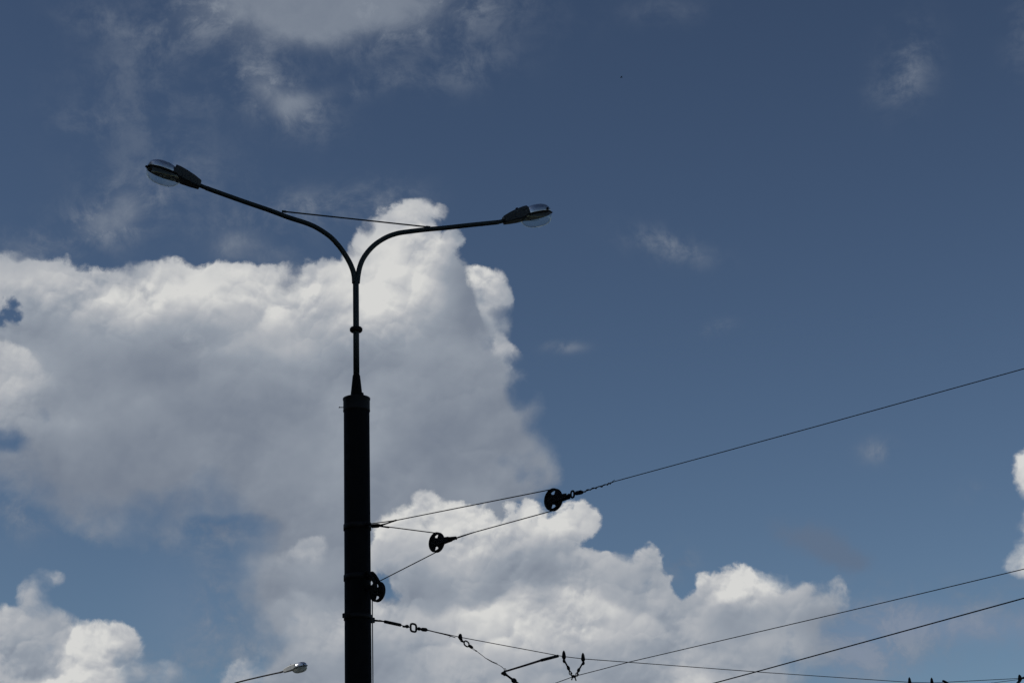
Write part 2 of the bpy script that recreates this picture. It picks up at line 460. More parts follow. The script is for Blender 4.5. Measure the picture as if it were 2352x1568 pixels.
def mat(name, c1, c2, rough=0.5, metal=0.0, scale=6.0, spec=0.5, bump=0.0, rv=0.12):
    m_ = bpy.data.materials.new(name); m_.use_nodes = True
    t_ = m_.node_tree; b = t_.nodes['Principled BSDF']
    co = t_.nodes.new('ShaderNodeTexCoord'); no = t_.nodes.new('ShaderNodeTexNoise')
    no.inputs['Scale'].default_value = scale; no.inputs['Detail'].default_value = 6; no.inputs['Roughness'].default_value = 0.65
    t_.links.new(co.outputs['Object'], no.inputs['Vector'])
    rp = t_.nodes.new('ShaderNodeValToRGB'); rp.color_ramp.elements[0].position = 0.35; rp.color_ramp.elements[1].position = 0.68
    rp.color_ramp.elements[0].color = (*c1, 1); rp.color_ramp.elements[1].color = (*c2, 1)
    t_.links.new(no.outputs['Fac'], rp.inputs[0]); t_.links.new(rp.outputs[0], b.inputs['Base Color'])
    mr = t_.nodes.new('ShaderNodeMapRange'); mr.inputs['To Min'].default_value = rough - rv; mr.inputs['To Max'].default_value = rough + rv
    t_.links.new(no.outputs['Fac'], mr.inputs['Value']); t_.links.new(mr.outputs[0], b.inputs['Roughness'])
    b.inputs['Metallic'].default_value = metal; b.inputs['Specular IOR Level'].default_value = spec
    if bump:
        bp = t_.nodes.new('ShaderNodeBump'); bp.inputs['Strength'].default_value = bump; bp.inputs['Distance'].default_value = 0.01
        t_.links.new(no.outputs['Fac'], bp.inputs['Height']); t_.links.new(bp.outputs[0], b.inputs['Normal'])
    return m_


M_POLE = mat('black_pole_paint', (0.006, 0.006, 0.006), (0.010, 0.010, 0.010), 0.75, scale=9, spec=0.08, bump=0.2)
M_BAND = mat('dark_band_steel', (0.009, 0.009, 0.010), (0.015, 0.015, 0.015), 0.65, scale=14, spec=0.2)
M_ARM = mat('dark_green_paint', (0.014, 0.020, 0.020), (0.026, 0.034, 0.033), 0.5, scale=10, spec=0.3, bump=0.15)
M_HOUSE = mat('housing_paint_in_shade', (0.026, 0.029, 0.031), (0.045, 0.049, 0.052), 0.55, scale=12, spec=0.35)  # near heads: housing colour darkened for the shade they stand in
M_FLANGE = mat('rim_shade_black', (0.007, 0.007, 0.007), (0.014, 0.013, 0.012), 0.7, scale=20, spec=0.15)  # black of the rim underside stands in for the shaded reflector opening
M_DOME = mat('brushed_aluminium', (0.66, 0.67, 0.69), (0.78, 0.79, 0.80), 0.34, metal=1.0, scale=9, rv=0.08)
M_IRON = mat('tarred_iron', (0.008, 0.008, 0.008), (0.016, 0.014, 0.013), 0.7, scale=30, spec=0.15)
M_WIRE = mat('weathered_wire', (0.016, 0.015, 0.015), (0.035, 0.03, 0.028), 0.6, scale=40, spec=0.2)
M_RED = mat('reddish_rod', (0.020, 0.008, 0.008), (0.034, 0.012, 0.011), 0.55, scale=30, spec=0.2)
M_HOUSE_L = mat('housing_paint_in_sun', (0.62, 0.62, 0.58), (0.72, 0.71, 0.67), 0.5, scale=12)  # far head: housing colour lightened for the sunlight on it
M_ARM_L = mat('brown_weathered_tube', (0.05, 0.045, 0.042), (0.08, 0.07, 0.065), 0.6, scale=12)


def glass(name, tint, diff):
    m_ = bpy.data.materials.new(name); m_.use_nodes = True
    t_ = m_.node_tree; t_.nodes.clear()
    o = t_.nodes.new('ShaderNodeOutputMaterial'); tr = t_.nodes.new('ShaderNodeBsdfTransparent'); gl = t_.nodes.new('ShaderNodeBsdfGlossy')
    df = t_.nodes.new('ShaderNodeBsdfTranslucent'); d2 = t_.nodes.new('ShaderNodeBsdfDiffuse'); m3 = t_.nodes.new('ShaderNodeMixShader'); lw = t_.nodes.new('ShaderNodeLayerWeight'); m1 = t_.nodes.new('ShaderNodeMixShader'); m2 = t_.nodes.new('ShaderNodeMixShader')
    no = t_.nodes.new('ShaderNodeTexNoise'); no.inputs['Scale'].default_value = 14; no.inputs['Detail'].default_value = 5
    mr = t_.nodes.new('ShaderNodeMapRange'); mr.inputs['To Min'].default_value = diff * 0.5; mr.inputs['To Max'].default_value = diff * 1.5
    p4 = t_.nodes.new('ShaderNodeMath'); p4.operation = 'POWER'; p4.inputs[1].default_value = 5.0; sm = t_.nodes.new('ShaderNodeMath'); sm.operation = 'MULTIPLY_ADD'; sm.inputs[1].default_value = 0.6; sm.use_clamp = True
    t_.links.new(lw.outputs['Facing'], p4.inputs[0]); t_.links.new(p4.outputs[0], sm.inputs[0]); t_.links.new(mr.outputs[0], sm.inputs[2])
    t_.links.new(no.outputs['Fac'], mr.inputs['Value']); t_.links.new(sm.outputs[0], m1.inputs[0])
    tr.inputs['Color'].default_value = (*tint, 1); gl.inputs['Roughness'].default_value = 0.06; gl.inputs['Color'].default_value = (0.9, 0.9, 0.85, 1)
    df.inputs['Color'].default_value = (0.75, 0.74, 0.66, 1); lw.inputs['Blend'].default_value = 0.5
    t_.links.new(tr.outputs[0], m1.inputs[1]); d2.inputs['Color'].default_value = (0.80, 0.78, 0.68, 1); m3.inputs[0].default_value = 0.5
    t_.links.new(df.outputs[0], m3.inputs[1]); t_.links.new(d2.outputs[0], m3.inputs[2]); t_.links.new(m3.outputs[0], m1.inputs[2])
    pw = t_.nodes.new('ShaderNodeMath'); pw.operation = 'POWER'; pw.inputs[1].default_value = 3.0; ml = t_.nodes.new('ShaderNodeMath'); ml.operation = 'MULTIPLY_ADD'; ml.inputs[1].default_value = 0.55; ml.inputs[2].default_value = 0.035
    t_.links.new(lw.outputs['Facing'], pw.inputs[0]); t_.links.new(pw.outputs[0], ml.inputs[0]); t_.links.new(ml.outputs[0], m2.inputs[0]); t_.links.new(m1.outputs[0], m2.inputs[1]); t_.links.new(gl.outputs[0], m2.inputs[2])
    t_.links.new(m2.outputs[0], o.inputs['Surface'])
    return m_


M_GLASS = glass('clear_bowl_glass', (0.88, 0.91, 0.90), 0.05)
M_GLASS_L = glass('hazy_bowl_glass', (0.80, 0.82, 0.80), 0.75)

# ================================================================== ground
g = MB(); g.add([(-900, -900, 0), (900, -900, 0), (900, 900, 0), (-900, 900, 0)], [(0, 1, 2, 3)], False)
ground = g.build('ground', mat('asphalt', (0.035, 0.035, 0.036), (0.06, 0.058, 0.055), 0.9, scale=2.5, bump=0.3))
tag(ground, kind='structure')

# ================================================================== street lamp heads
def superell(a, b, e, n=28):
    out = []
    for k in range(n):
        t_ = 2 * math.pi * k / n; c, s_ = math.cos(t_), math.sin(t_)
        out.append((a * math.copysign(abs(c) ** (2 / e), c), b * math.copysign(abs(s_) ** (2 / e), s_)))
    return out


def lamp_head(root, origin, d, m_house, m_dome, m_glass, m_spigot, w_off=0.0):
    """cobra head: d points along the arm outwards; local x = d, z = up"""
    d = d.normalized(); side = Vector((0, 0, 1)).cross(d).normalized(); up = d.cross(side)
    T = lambda x, y, z: origin + d * (x * 1.02 + .035) + side * y + up * z
    # control-gear housing lofted from chamfered rectangles
    m_ = MB(); rings = []
    for x, w, z0, z1, ch in [(0.050, .050, -.030, .055, .010), (0.058, .060, -.036, .066, .012), (.15, .082, -.036, .098, .020), (.27, .100, -.034, .128, .028), (.37, .112, -.026, .146, .036), (.425, .116, -.004, .150, .042), (.432, .108, .002, .142, .040)]:
        rings.append([T(x, y, z) for y, z in [(w, z0 + ch * .5), (w, z1 - ch), (w - ch, z1), (-w + ch, z1), (-w, z1 - ch), (-w, z0 + ch * .5), (-w + ch * .8, z0), (w - ch * .8, z0)]])
    m_.grid(rings, smooth=False)
    head = m_.build('lamp_head', m_house, root)
    # spigot
    MB().tube([T(-.08, 0, 0), T(-.03, 0, .002), T(.09, 0, .008)], [.029, .029, .029], 14).build('spigot', m_spigot, head)
    # aluminium reflector cover
    m_ = MB(); rings = []
    for q in [0, .08, .2, .35, .5, .65, .78, .88, .95, .99, 1.0]:
        k = (1 - q ** 2.6) ** (1 / 2.6) if q < 1 else 0.02
        rings.append([T(.578 + x * k, y * k, .012 + .142 * q) for x, y in superell(.206, .130, 2.25, 32)])
    m_.grid(rings)
    m_.build('reflector_cover', m_dome, head)
    # rim plate between cover and bowl, with a nose latch
    m_ = MB(); rings = []
    for z, k in [(-.012, .96), (-.010, 1.0), (.010, 1.0), (.014, .97)]:
        rings.append([T(.535 + x * k, y * k, z) for x, y in superell(.250, .142, 2.1, 36)])
    m_.grid(rings, smooth=False)
    m_.box(T(.79, 0, .004), d * .014, side * .016, up * .010)
    m_.box(T(.335, 0, -.018), d * .03, side * .05, up * .012)
    m_.build('rim_plate', M_FLANGE, head)
    # glass bowl
    m_ = MB(); rings = []
    for q in [0, .1, .25, .4, .55, .7, .82, .91, .97, 1.0]:
        k = (1 - q ** 2.5) ** (1 / 2.5) if q < 1 else 0.03
        rings.append([T(.540 + .012 * q + x * k, y * k, -.012 - .155 * q) for x, y in superell(.232, .126, 2.3, 36)])
    m_.grid(rings, caps=False)
    m_.add([T(.552, 0, -.167)] + list(rings[-1]), [(0, i + 1, (i + 1) % 36 + 1) for i in range(36)])
    m_.build('glass_bowl', m_glass, head)
    # bulb hanging in the bowl, cover screw, side clip
    MB().tube([T(.37, 0, -.035), T(.42, 0, -.04), T(.46, 0, -.045), T(.52, 0, -.048), T(.57, 0, -.05), T(.60, 0, -.05)], [.018, .019, .026, .032, .026, .006], 12).build('bulb', m_glass, head)
    m_ = MB(); m_.lathe([(.012, 0), (.012, .016), (.020, .018), (.020, .028), (.006, .032)], T(.30, 0, .132), 10, up)
    m_.build('cover_screw', M_FLANGE, head)
    MB().box(T(.70, -.122, .032), d * .010, side * .010, up * .018).build('side_clip', M_FLANGE, head)
    return head


# ================================================================== near double-armed lamp on its steel mast
P0 = at_y(820, 1100, 27.0); PX, PY = P0.x, P0.y
row = lambda py: at_y(819, py, PY).z
RP = 0.172
base = Vector((PX, PY, 0)); ax = lambda z: Vector((PX, PY, z))
lamp = thing('street_lamp', base, 'tall double-armed street lamp on a thick black mast in front of the clouds', 'street lamp', None)
zt = row(917)
m_ = MB(); m_.lathe([(.26, 0), (.26, .03), (.20, .04), (.19, .5), (RP, .52), (RP, zt - .02)], base, 40)
mast = m_.build('mast', M_POLE, lamp)
m_ = MB(); m_.lathe([(RP + .003, row(946)), (RP + .009, row(944)), (RP + .006, row(940)), (RP + .006, row(920)), (RP + .012, row(918)), (RP + .012, zt + .01), (RP - .01, zt + .012), (RP - .012, zt - .05)], base, 40)
cap = m_.build('mast_cap', M_BAND, lamp)
zb = row(936)
lf = Vector((-math.cos(R(10)), -math.sin(R(10)), 0))
m_ = MB(); m_.tube([ax(zb) + lf * .17, ax(zb) + lf * .232], .006, 8); m_.lathe([(.011, 0), (.011, .008)], ax(zb) + lf * .228, 8, lf)
m_.build('cap_bolt', M_IRON, cap)
m_ = MB(); m_.lathe([(.080, zt - .04), (.078, row(905)), (.050, row(862)), (.046, row(861))], base, 10, smooth=False)
m_.tube([ax(row(905)) + Vector((.085, -.05, 0)), ax(row(905)) + Vector((.10, -.06, -.10))], .012, 8)
m_.build('cone_sleeve', M_POLE, lamp)
AZ = 20.0
pa2 = lambda x, y: on_plane(x, y, AZ, base)
fork_z = pa2(817, 640).z
m_ = MB(); m_.tube([ax(row(870)), ax(row(760)), ax(fork_z - .05), ax(fork_z + .02)], [.042, .041, .041, .038], 20)
m_.build('upright_tube', M_ARM, lamp)
zc = row(757)
MB().lathe([(.040, -.030), (.074, -.030), (.086, -.014), (.086, .014), (.074, .030), (.040, .030)], ax(zc), 28).build('collar', M_IRON, lamp)


def spline(pts, n=6):
    out = []
    for i in range(len(pts) - 1):
        p0, p1, p2, p3 = pts[max(i - 1, 0)], pts[i], pts[i + 1], pts[min(i + 2, len(pts) - 1)]
        for k in range(n):
            t_ = k / n
            out.append(0.5 * ((2 * p1) + (p2 - p0) * t_ + (2 * p0 - 5 * p1 + 4 * p2 - p3) * t_ * t_ + (3 * p1 - p0 - 3 * p2 + p3) * t_ ** 3))
    out.append(pts[-1]); return out


right_px = [(820.5, 650), (822.5, 632), (827, 611), (835, 592.5), (849, 573.5), (866, 558), (888.6, 544.5), (913, 536), (938.5, 532), (981.6, 527), (1022, 523.4), (1080, 517), (1144.6, 510.4)]
left_px = [(814.5, 650), (813.5, 634), (809.5, 618), (801, 599), (789, 579.5), (775, 561), (758, 543.5), (732, 525.8), (706, 513.5), (663, 499.6), (620, 483.5), (560, 463), (473, 432)]
for pxs in (left_px, right_px):
    pts = spline([pa2(*q) for q in pxs]); n_ = len(pts)
    MB().tube(pts, [.037 - .005 * i / n_ for i in range(n_)], 18).build('arm', M_ARM, lamp)
    d = (pts[-1] - pts[-6]).normalized()
    hd = (d + Vector((0, 0, 1)) * (.075 if pxs is right_px else .0)).normalized()
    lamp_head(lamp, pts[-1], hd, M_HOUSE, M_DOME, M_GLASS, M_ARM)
a_, b_ = pa2(647.7, 485.5), pa2(988.5, 522)
m_ = MB(); m_.tube([a_, b_], .0105, 10)
for e, o_ in ((a_, b_), (b_, a_)): m_.box(e + (o_ - e).normalized() * .03, (o_ - e).normalized() * .03, Vector((0, .012, 0)), Vector((0, 0, .013)))
m_.build('brace', M_ARM, lamp)
# strap bands with lugs
UA = Vector((math.cos(R(-45)), math.sin(R(-45)), 0)); UB = Vector((math.cos(R(45)), math.sin(R(45)), 0)); ZZ = Vector((0, 0, 1))
za, zm, zl = row(1211), row(1327), row(1418)
for z, h, lugs in ((za, .035, [(UA, .06, .022)]), (zm, .035, [(UA, .05, .03)]), (zl, .030, [(UB, .085, .034), (-UB, .055, .03)])):
    m_ = MB(); m_.lathe([(RP, -h), (RP + .010, -h), (RP + .010, h), (RP, h)], ax(z), 40)
    for u_, l_, w_ in lugs:
        s_ = ZZ.cross(u_)
        m_.box(ax(z) + u_ * (RP + l_ / 2), u_ * (l_ / 2 + .01), s_ * .028, ZZ * w_)
        m_.tube([ax(z) + u_ * (RP + l_ * .6) - s_ * .05, ax(z) + u_ * (RP + l_ * .6) + s_ * .05], .009, 8)
    m_.build('strap_band', M_BAND, lamp)

# ================================================================== tensioning tackle, in the vertical plane through the mast along the overhead line
PA = lambda x, y: on_plane(x, y, -45, base)
PB = lambda x, y: on_plane(x, y, 45, base)
NA = ZZ.cross(UA)


def sheave(C, r, d, label, ferrule_to, bracket=False):
    """grooved wheel with four windows, two cheek plates, shackle; d = direction of pull"""
    t_ = thing('pulley', C, label, 'pulley', 'pulleys tensioning the overhead line')
    d = d.normalized()
    m_ = MB()
    m_.lathe([(r * .80, -.022), (r * .98, -.024), (r * 1.0, -.020), (r * .93, -.004), (r * .93, .004), (r * 1.0, .020), (r * .98, .024), (r * .80, .022), (r * .80, -.022)], C, 40, NA, caps=False)
    m_.lathe([(r * .42, -.024), (r * .42, .024)], C, 24, NA)
    e2 = NA.cross(d)
    for k in range(2):
        a0 = k * math.pi
        angs = [a0 - R(66) + R(132) * q / 8 for q in range(9)]
        ri = [[C + (UA * math.cos(a) + ZZ * math.sin(a)) * rad + NA * w for rad, w in ((r * .30, -.010), (r * .84, -.010), (r * .84, .010), (r * .30, .010))] for a in angs]
        m_.grid(ri, smooth=False)
    m_.build('wheel', M_IRON, t_)
    # cheek plates
    m_ = MB(); L1 = (ferrule_to - C).length if not bracket else r * 1.9
    for sgn in (-1, 1):
        prof = [(-.36 * r, .20 * r), (-.20 * r, .36 * r), (.30 * r, .36 * r), (L1 * .55, .26 * r), (L1, .20 * r), (L1, -.20 * r), (L1 * .55, -.26 * r), (.30 * r, -.36 * r), (-.20 * r, -.36 * r), (-.36 * r, -.20 * r)]
        m_.grid([[C + d * x + e2 * y + NA * (sgn * w) for x, y in prof] for w in (.027, .036)], smooth=False)
    m_.lathe([(.016, -.05), (.016, .05)], C, 12, NA)
    m_.lathe([(.014, -.05), (.014, .05)], C + d * (L1 * .93), 10, NA)
    m_.box(C + d * (L1 * .80), d * (L1 * .10), e2 * (.16 * r), NA * .030)
    m_.build('cheek_plate', M_IRON, t_)
    return t_


c1, c2, c3 = PA(1271, 1147), PA(1003, 1245), PA(867, 1358)
pxm = lambda p: (p - CAM).dot(FWD) / FPX
r1, r2, r3 = 26.5 * pxm(c1), 23.5 * pxm(c2), 24 * pxm(c3)
f1, f2 = PA(1305, 1138.5), PA(1034, 1237)
t1 = sheave(c1, r1, f1 - c1, 'largest pulley, farthest from the mast, where the uppermost wire begins', f1)
t2 = sheave(c2, r2, f2 - c2, 'middle dark pulley hanging between two cables right of the mast', f2)
t3 = sheave(c3, r3, -UA + ZZ * .55, 'lowest pulley, bolted against the right side of the mast', None, True)
# bracket that holds the lowest pulley
m_ = MB(); b0 = ax(zm) + UA * (RP + .012)
for sgn in (-1, 1): m_.tube(spline([b0 + NA * .03 * sgn - ZZ * .01, b0 + UA * .07 + NA * .04 * sgn + ZZ * .02, c3 + ZZ * (r3 * .75) + NA * .04 * sgn, c3 + NA * .042 * sgn]), .024, 8)
m_.build('bracket', M_IRON, t3)
# shackle, eye and ferrule behind pulley 1
def ring(m_, c, u, v, a, b, r, e=2.6, n=20):
    m_.tube([c + u * x + v * y for x, y in superell(a, b, e, n)], r, 8, closed=True)


hit = PA(1410, 1105.5)
d1 = (PA(1336, 1130) - f1).normalized(); e1 = NA.cross(d1)
m_ = MB(); ring(m_, PA(1315, 1134.5), d1, e1, .026, .040, .0115)
m_.bead(PA(1307, 1137.5), d1, .026, .022); m_.bead(PA(1323, 1132.5), d1, .022, .022)
m_.tube([PA(1324, 1132), PA(1334, 1130), PA(1338, 1130)], [.026, .027, .018], 10)
m_.build('shackle', M_IRON, t1)
m_ = MB(); d2 = (PA(1048, 1235) - f2).normalized()
m_.tube([PA(1030, 1238.5), PA(1047, 1234.5)], [.034, .020], 10); m_.tube([PA(1044, 1236), PA(1049, 1237.8)], .008, 6)
m_.build('shackle', M_IRON, t2)


def arc(C, r, p_from, p_to, long_=False):
    """points round the sheave groove from the direction of p_from to p_to in plane A"""
    ang = lambda p: math.atan2((p - C).z, (p - C).dot(UA))
    a0, a1 = ang(p_from), ang(p_to)
    if long_: a1 += 2 * math.pi if a1 < a0 else -2 * math.pi
    return [C + (UA * math.cos(a0 + (a1 - a0) * k / 10) + ZZ * math.sin(a0 + (a1 - a0) * k / 10)) * (r * .96) for k in range(11)]


anchor = ax(za) + UA * (RP + .055)
wire = lambda pts, r, name, lab, cat, grp=None: tag(MB().tube(pts, r, 8).build(name, M_WIRE), lab, cat, grp)
up1, dn1 = c1 + ZZ * r1 - UA * .01, c1 - ZZ * r1 - UA * .01
# cable one: strap anchor - over the far pulley - back to the middle pulley
cb1 = thing('tension_cable', anchor, 'cable from the upper strap over the largest pulley and back to the middle pulley', 'cable', 'cables of the tensioning tackle')
MB().tube([anchor, PA(906, 1195)] + arc(c1, r1, up1, dn1) + [PA(1086, 1222.5), PA(1048, 1235)], .0066, 8).build('cable', M_WIRE, cb1)
m_ = MB(); m_.tube([PA(855, 1207.5), PA(868, 1206.5), PA(874, 1205.5), PA(890, 1201), PA(899, 1197.5), PA(910, 1194)], [.026, .028, .013, .009, .011, .011], 10)
m_.build('splice', M_IRON, cb1)
MB().tube([PA(1048, 1235), PA(1066, 1229), PA(1088, 1222)], [.010, .010, .007], 8).build('splice', M_IRON, cb1)
# cable two: anchor - middle pulley - lowest pulley - down the mast
up2, dn2 = c2 + ZZ * r2 - UA * .01, c2 - ZZ * r2 - UA * .01
top3, lf3 = c3 + ZZ * r3 + UA * .02, c3 - UA * r3
cb2 = thing('tension_cable', anchor, 'cable round the middle pulley, over the lowest pulley and down along the mast', 'cable', 'cables of the tensioning tackle')
low = PA(855, 1375); low.z = 1.2; side3 = PA(855, 1366)
MB().tube([anchor - ZZ * .005] + arc(c2, r2, up2, dn2) + arc(c3, r3, top3, lf3)[:9] + [side3, low], .0066, 8).build('cable', M_WIRE, cb2)
MB().tube([PA(872, 1207), PA(893, 1211)], [.013, .008], 8).build('splice', M_IRON, cb2)
MB().tube([low + ZZ * .3, low], .03, 12).build('end_clamp', M_IRON, cb2)
# long guy wire to the upper right
far_ = PA(1887, 975.5); far2 = PA(2352, 846.5); out = far2 + (far2 - far_).normalized() * 22
gw = thing('overhead_wire', hit, 'uppermost thin wire, rising from the largest pulley to the right edge', 'wire', 'overhead wires')
MB().tube([PA(1336, 1130.5), PA(1372, 1118), PA(1400, 1110), hit, far_, far2, out], [.006, .006, .0055, .005, .005, .005, .005], 8).build('cable', M_WIRE, gw)
m_ = MB(); q = [PA(1338, 1130), PA(1356, 1123), PA(1375, 1118.5), PA(1395, 1112), PA(1404, 1108.5)]
hel = []
for i in range(33):
    k = i / 8; j = min(int(k), 3); p = q[j].lerp(q[j + 1], k - j)
    hel.append(p + (ZZ * math.cos(i * 1.15) + NA * math.sin(i * 1.15)) * .010)
m_.tube(hel, .0055, 6); m_.tube([PA(1402, 1109.5), PA(1412, 1101)], [.0055, .003], 6)
m_.build('twisted_end', M_WIRE, gw)

# ================================================================== cross-span with its fittings, plane through the mast the other way
f6 = lambda x, y: PB((1300 + x / 2.94) * .5742, (2380 + y / 2.94) * .5742)
f7 = lambda x, y: PB((1900 + x / 3.92) * .5742, (2500 + y / 3.92) * .5742)
NB_ = ZZ.cross(UB)
sp = thing('span_wire', f6(640, 290), 'sagging wire with sleeve and square link, leaving the lowest strap on the mast', 'wire', 'overhead wires')
last = PB(2352, 1556.3); prev = PB(2166, 1565.8)
MB().tube([f6(1205, 408), f6(1570, 486), f6(1640, 500), PB(1206, 1490.3), f7(1300, 470), f7(1400, 487), f7(1700, 523), f7(2352, 571), PB(1760, 1543.5), PB(2089.5, 1565.7), PB(2140.6, 1567), prev, last, last + (last - prev).normalized() * 14], .0055, 8).build('cable', M_WIRE, sp)
m_ = MB(); m_.tube([ax(zl) + UB * (RP + .06), f6(700, 305)], [.016, .009], 8); m_.tube([f6(640, 290), f6(1000, 375)], .006, 8)
m_.tube([f6(703, 308), f6(888, 348)], .0215, 12)
m_.build('insulator_sleeve', M_IRON, sp)
db = (f6(1205, 408) - f6(640, 290)).normalized(); eb = NB_.cross(db)
m_ = MB(); ring(m_, f6(1040, 380), db, eb, .050, .052, .014, 3.4)
m_.tube([f6(918, 364), f6(945, 366)], .014, 8); m_.bead(f6(965, 364), db, .024, .034); m_.bead(f6(1105, 392), db, .024, .034)
m_.tube([f6(1125, 396), f6(1150, 400), f6(1185, 403), f6(1207, 408)], [.014, .026, .026, .010], 10)
m_.build('link', M_IRON, sp)
m_ = MB(); m_.tube([f6(1208, 408), f6(1400, 456), f6(1480, 478), f6(1533, 496)], [.008, .007, .006, .005], 6); m_.tube([f6(1480, 482), f6(1462, 490)], .003, 5)
m_.build('splice', M_WIRE, sp)

# pull-off chain, from the clamp on the span to the bar
ch = thing('pull_off_link', f6(1590, 480), 'clamp, link and thin doubled wire slanting down to the end of the reddish bar', 'wire fitting')
m_ = MB(); m_.tube([f6(1592, 450), f6(1592, 462), f6(1588, 490), f6(1598, 520)], [.010, .022, .030, .018], 10); m_.tube([f6(1594, 495), f6(1608, 535), f6(1640, 550)], [.022, .018, .012], 8)
m_.build('clamp', M_IRON, ch)
dd = (f6(1735, 610) - f6(1610, 530)).normalized(); ee = NB_.cross(dd)
m_ = MB(); ring(m_, f6(1665, 568), dd, ee, .045, .034, .010, 2.6); m_.tube([f6(1690, 585), f6(1705, 595), f6(1732, 615)], [.014, .022, .020], 8)
m_.build('link', M_IRON, ch)
m_ = MB(); m_.tube([f6(1732, 612), f6(1755, 630), f6(1776, 648)], .0035, 6); m_.tube([f6(1728, 622), f6(1750, 640), f6(1776, 652)], .0035, 6); m_.bead(f6(1778, 652), dd, .010, .014)
m_.tube([f6(1778, 650), f6(1890, 737), f6(1960, 780), f6(2040, 815), f6(2075, 835), f6(2110, 868)], .0045, 6); m_.tube([f6(1900, 740), f6(1970, 778), f6(2026, 798)], .0035, 6)
ring(m_, f6(2118, 874), dd, ee, .018, .018, .0045, 2)
m_.build('doubled_wire', M_WIRE, ch)

# dark red-black bar
br = thing('pull_off_bar', f7(1300, 480), 'straight dark reddish bar below the span wire with a rod at its lower end', 'bar')
MB().tube([f7(465, 722), f7(800, 620), f7(1060, 538)], [.012, .014, .016], 10).build('rod', M_RED, br)
m_ = MB(); m_.tube([f7(1040, 545), f7(1300, 478)], .021, 12); m_.tube([f7(1300, 464), f7(1300, 496)], .012, 8)
m_.build('end_fitting', M_IRON, br)
MB().tube([f7(425, 755), f7(480, 715)], [.020, .016], 10).build('end_eye', M_IRON, br)
m_ = MB(); e_ = f7(1050, 1190); m_.tube([f7(450, 745), f7(520, 795), f7(600, 855), f7(700, 925), e_], [.020, .014, .016, .014, .014], 10)
m_.bead(f7(465, 760), (f7(600, 855) - f7(465, 760)), .028, .03); m_.bead(f7(612, 865), (f7(600, 855) - f7(465, 760)), .036, .045)
m_.build('hanging_rod', M_IRON, br)

# V hangers that carry the contact wire
def hanger(tops, low_, label):
    t_ = thing('wire_hanger', tops[0][0], label, 'wire hanger', 'V-shaped hangers on the span wire')
    for pts in tops:
        a, b = pts[0], pts[1]; dn = (b - a).normalized()
        m_ = MB(); m_.tube([a + ZZ * .085, a + ZZ * .06, a - ZZ * .01, a - ZZ * .04], [.007, .020, .031, .017], 10); m_.bead(a - ZZ * .065, dn, .022, .030)
        m_.tube([a - ZZ * .05, b], .012, 8); m_.bead(b, dn, .023, .038)
        m_.tube([b, b + dn * .06], .012, 6)
        c = b + dn * .075
        ring(m_, c, dn, NB_.cross(dn), .026, .022, .007, 2)
        m_.tube([c + dn * .02, low_], .008, 6); m_.bead(c + UB * .02, UB, .014, .018)
        m_.build('insulated_leg', M_IRON, t_)
    m_ = MB(); m_.bead(low_, UB, .022, .045)
    for s_ in (-1, 1): m_.tube([low_ + UB * .02 * s_, low_ + UB * .045 * s_ - ZZ * .055], .009, 6); m_.tube([low_, low_ + UB * .05 * s_ + ZZ * .015], .010, 6)
    m_.build('grip', M_IRON, t_)
    return t_


low1 = f7(1548, 798)
hanger([(f7(1395, 487), f7(1465, 668)), (f7(1695, 522), f7(1625, 700))], low1, 'V-shaped pair of black insulated hangers, whole in view, gripping the thin wire')
s2 = PB(2089.5, 1565.7) - f7(1395, 487)
hanger([(PB(2089.5, 1565.7), PB(2104, 1593)), (PB(2140.6, 1566.5), PB(2132, 1595))], PB(2118, 1612), 'pair of hangers whose tips just peek over the bottom edge at right')
t_ = thing('wire_clip', PB(2168, 1567), 'small slanted clip on the span wire just right of the two hanger tips', 'wire fitting')
MB().tube([PB(2166, 1562.5), PB(2172, 1566), PB(2184, 1575), PB(2200, 1586)], [.020, .026, .018, .016], 8).build('clamp', M_IRON, t_)
t_ = thing('hook_fitting', PB(2343, 1556), 'hooked black fitting on the span wire in the bottom right corner', 'wire fitting')
m_ = MB(); m_.tube([PB(2341, 1548), PB(2342, 1552), PB(2343, 1558), PB(2341, 1565)], [.010, .030, .038, .024], 10); m_.tube([PB(2341, 1564), PB(2334, 1572), PB(2322, 1570), PB(2315, 1578), PB(2313, 1590)], [.026, .026, .020, .016, .014], 8)
m_.tube([PB(2345, 1557), PB(2354, 1555), PB(2360, 1556)], [.016, .024, .020], 8)
m_.build('clamp', M_IRON, t_)
tag(MB().tube([PB(2343, 1559), PB(2250, 1571), PB(2180, 1583)], .0045, 6).build('tie_wire', M_WIRE), 'short thin wire leaving the right-hand hooked fitting down to the left', 'wire')

# contact wires, level and nearly parallel
zt_ = low1.z
rp = lambda x, y: at_z(x, y, zt_)
pR, pM, pL = rp(2352, 1306), rp(1953.5, 1401), rp(1275, 1568)
wire([pL + (pL - low1).normalized() * 45, pL, low1, rp(1378, 1537), rp(1444, 1519.5), pM, pR, pR + (pR - pM).normalized() * 18], .0055, 'contact_wire', 'thin wire rising from the V-shaped hanger to the right edge', 'wire', 'overhead wires')
zk = zt_
qL, qM, qR = at_z(1639, 1568, zk), at_z(1738.3, 1541.3, zk), at_z(2352, 1372.8, zk)
wire([qL + (qL - qM).normalized() * 45, qL, qM, qR, qR + (qR - qM).normalized() * 15], .0085, 'contact_wire', 'thickest wire, lowest at the right edge, rising from the bottom edge', 'wire', 'overhead wires')

